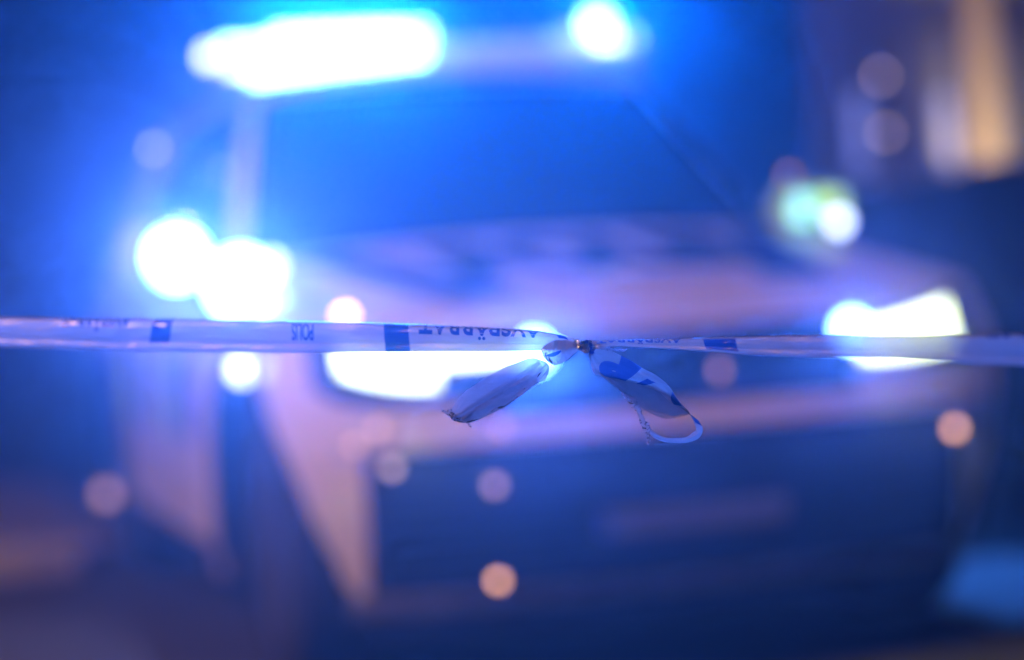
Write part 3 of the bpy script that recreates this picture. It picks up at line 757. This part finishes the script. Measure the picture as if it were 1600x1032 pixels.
for x in (1.25, 2.15): bx('door_handle', (x, -.885, .88), (.16,.03,.03), M['chrome'], dc, .008)
bx('side_mirror', (2.75, -.92, 1.02), (.12,.2,.13), M['gloss'], dc, .03)

# ------------------------------------------------------------------ building on the right
bd = empty('building', (3.55,7.2,0), 0, 'pale rendered building with a warmly lit stone pilaster behind the parked car', 'building')
ang = R(0)
def bb(name, x0, x1, y0, y1, z0, z1, m, parent=bd, bev=.008): return bx(name, ((x0+x1)/2,(y0+y1)/2,(z0+z1)/2), (x1-x0, y1-y0, z1-z0), m, parent, bev)
wins = [(.13,.24,1.5,1.95,'cold'),(.67,.78,1.45,1.92,'cold'),(1.5,2.5,1.0,2.5,'dark'),(3.1,4.1,1.0,2.5,'dark'),(4.7,5.7,1.0,2.5,'dark')]
M['wallamp'] = emitter('wall_lamp_glass', (.9,.6,.5), 4)
M['strobe_refl'] = emitter('strobe_reflection_glass', (.22,.32,1), .7)  # glow put into the narrow panes for the strobes reflected there
# wall assembled round the openings
bb('wall', 0, 6.6, .0, .35, 2.5, 7, M['wall'])
bb('wall', 0, 6.6, .0, .35, 0, 1.0, M['wall'])
xs = [0, .13, .24, .67, .78, 1.5, 2.5, 3.1, 4.1, 4.7, 5.7, 6.6]
for i in range(0, len(xs), 2):
    if i+1 < len(xs): bb('wall', xs[i], xs[i+1], .002, .348, 1.0, 2.5, M['wall'])
for (x0, x1, z0, z1, k) in wins:
    if k == 'cold':
        bb('wall', x0, x1, .004, .346, 1.0, z0, M['wall']); bb('wall', x0, x1, .004, .346, z1, 2.5, M['wall'])
    f = bb('window_frame', x0-.0, x1+.0, .05, .09, z0, z1, M['frame'])
    bb('pane', x0+.012, x1-.012, .035, .049, z0+.012, z1-.012, M['strobe_refl'] if k == 'cold' else M['gloss'], f, .003)
    if k == 'dark': bb('window_sill', x0-.05, x1+.05, -.08, .04, z0-.05, z0, M['stone'], f)
pil = bb('pilaster', .84, 1.02, -.07, -.003, .30, 6.9, M['stone'])
bb('pilaster_base', .80, 1.06, -.11, -.004, 0, .295, M['stone'])
bb('plinth', 1.07, 6.6, -.05, -.004, 0, .45, M['stone'])
bb('cornice', -.05, 6.65, -.16, .36, 7.0, 7.2, M['stone'])
for x, z, c in ((.30,2.02,'wallamp'),(.31,1.70,'wallamp')):
    o = lamp('wall_lamp', (x, -.05, z), .022, M[c], bd, .015)
    bb('lamp_bracket', x-.02, x+.02, -.04, -.001, z-.02, z+.02, M['steel'], o, .004)
# uplight at the foot of the pilaster
up_ = empty('uplight', (4.48,6.80,0), 0, 'small ground uplight at the foot of the stone pilaster', 'lamp')
bm = bmesh.new(); lathe(bm, [(0,.07),(.05,.07),(.06,.05)], 'z', seg=20); obj('lamp_body', bm, M['steel'], up_)
bm = bmesh.new(); lathe(bm, [(.061,.045),(.066,0)], 'z', seg=20); obj('lamp_lens', bm, M['litwin'], up_)
spot('uplight_beam', (0,0,.08), (0,.16,1), (1,.72,.38), 620, 30, .8, .03, up_)
# ------------------------------------------------------------------ hedge and trees at the left and behind
def clump(name, fn, n, size, m, parent=None):
    V, F = [], []
    for i in range(n):
        c = fn(); a = Vector((random.gauss(0,1), random.gauss(0,1), random.gauss(0,1))).normalized(); b = a.orthogonal().normalized(); c2 = a.cross(b)
        s = size*random.uniform(.6, 1.4); k = len(V)
        V += [c-b*s, c+c2*s*.5, c+b*s, c-c2*s*.5]; F.append((k, k+1, k+2, k+3))
    me = bpy.data.meshes.new(name); me.from_pydata([tuple(v) for v in V], [], F); me.materials.append(m)
    o = bpy.data.objects.new(name, me); C.objects.link(o)
    if parent: o.parent = parent
    return o
hd = empty('hedge', (-4,10.5,0), 0, 'dark clipped hedge along the far side of the pavement', 'hedge')
clump('foliage', lambda: Vector((random.uniform(-6,8.5), random.uniform(-.5,.5), random.uniform(.05,1.35+.12*math.sin(random.random()*6)))), 16000, .05, M['leaf'], hd)
bm = bmesh.new()
for k in range(24): tube(bm, [(-5.8+k*.6,0,0),(-5.75+k*.6,.05,.6),(-5.8+k*.6,0,1.1)], [.03,.02,.01], 6)
obj('stem', bm, M['bark'], hd)
def tree(x, y, h, r, label, sd):
    random.seed(sd); g = empty('tree', (x,y,0), 0, label, 'tree', 'dark trees behind the car')
    bm = bmesh.new(); tube(bm, [(0,0,0),(.05,0,h*.3),(-.05,.05,h*.55),(0,0,h*.8)], [.2,.15,.11,.05], 10)
    br = []
    for k in range(9):
        a = random.random()*6.28; z0 = h*random.uniform(.3,.6); e = Vector((math.cos(a)*r*.7, math.sin(a)*r*.7, z0+r*random.uniform(.3,.8)))
        br.append(e); tube(bm, [(0,0,z0), (e.x*.5, e.y*.5, (z0+e.z)/2+.1), e], [.07,.05,.02], 6)
    obj('trunk', bm, M['bark'], g)
    cs = br+[Vector((random.gauss(0,r*.4), random.gauss(0,r*.4), h*.75+random.gauss(0,r*.35))) for _ in range(14)]
    def f():
        c = random.choice(cs); v = Vector((random.gauss(0,1), random.gauss(0,1), random.gauss(0,.8)))
        return c+v.normalized()*r*.34*random.random()**.4
    clump('crown', f, 9000, .075, M['leaf'], g)
tree(-2.6,15,6.2,2.2,'dark leafy tree behind the hedge at the far left of the car',1)
tree(1.6,16.5,7.0,2.5,'dark leafy tree straight behind the light bar of the car',2)
tree(5.2,17,6.4,2.3,'dark leafy tree behind the corner of the pale building',3)
# ------------------------------------------------------------------ street lamp near the photographer
sl = empty('street_lamp', (-7.6,-2.7,0), 0, 'tall steel street lamp with a warm sodium head left of the road', 'street lamp')
bm = bmesh.new(); tube(bm, [(0,0,0),(0,0,1.2),(0,0,4.9),(.12,0,5.2),(.5,0,5.35),(.95,0,5.38)], [.09,.07,.05,.04,.035,.03], 14); obj('pole', bm, M['steel'], sl)
bx('lamp_head', (1.15,0,5.40), (.55,.24,.09), M['steel'], sl, .03)
bm = bmesh.new(); box(bm, (1.17,0,5.345), (.36,.16,.03), .01); obj('lamp_glass', bm, emitter('sodium_glass', (1,.5,.17), 60), sl)
spot('street_lamp_light', (1.17,0,5.30), (5.6,4.6,-4.6), (1,.48,.24), 3500, 92, .6, .09, sl)
# haze last
# ------------------------------------------------------------------ haze
bm = bmesh.new(); box(bm, (0, 0, 13.5), (230, 230, 29), 0)  # air volume added to make the glow around the lamps
hz = bpy.data.materials.new('added_haze'); hz.use_nodes = True; t = hz.node_tree; t.nodes.clear()
o_ = t.nodes.new('ShaderNodeOutputMaterial'); pv = t.nodes.new('ShaderNodeVolumePrincipled')
pv.inputs['Color'].default_value = (.55,.85,1,1); pv.inputs['Density'].default_value = HAZE; pv.inputs['Anisotropy'].default_value = .92
t.links.new(pv.outputs[0], o_.inputs['Volume'])
tag(obj('added_haze', bm, hz, smooth=False), 'thin haze added for the blue glow around the flashing lamps', kind='stuff')
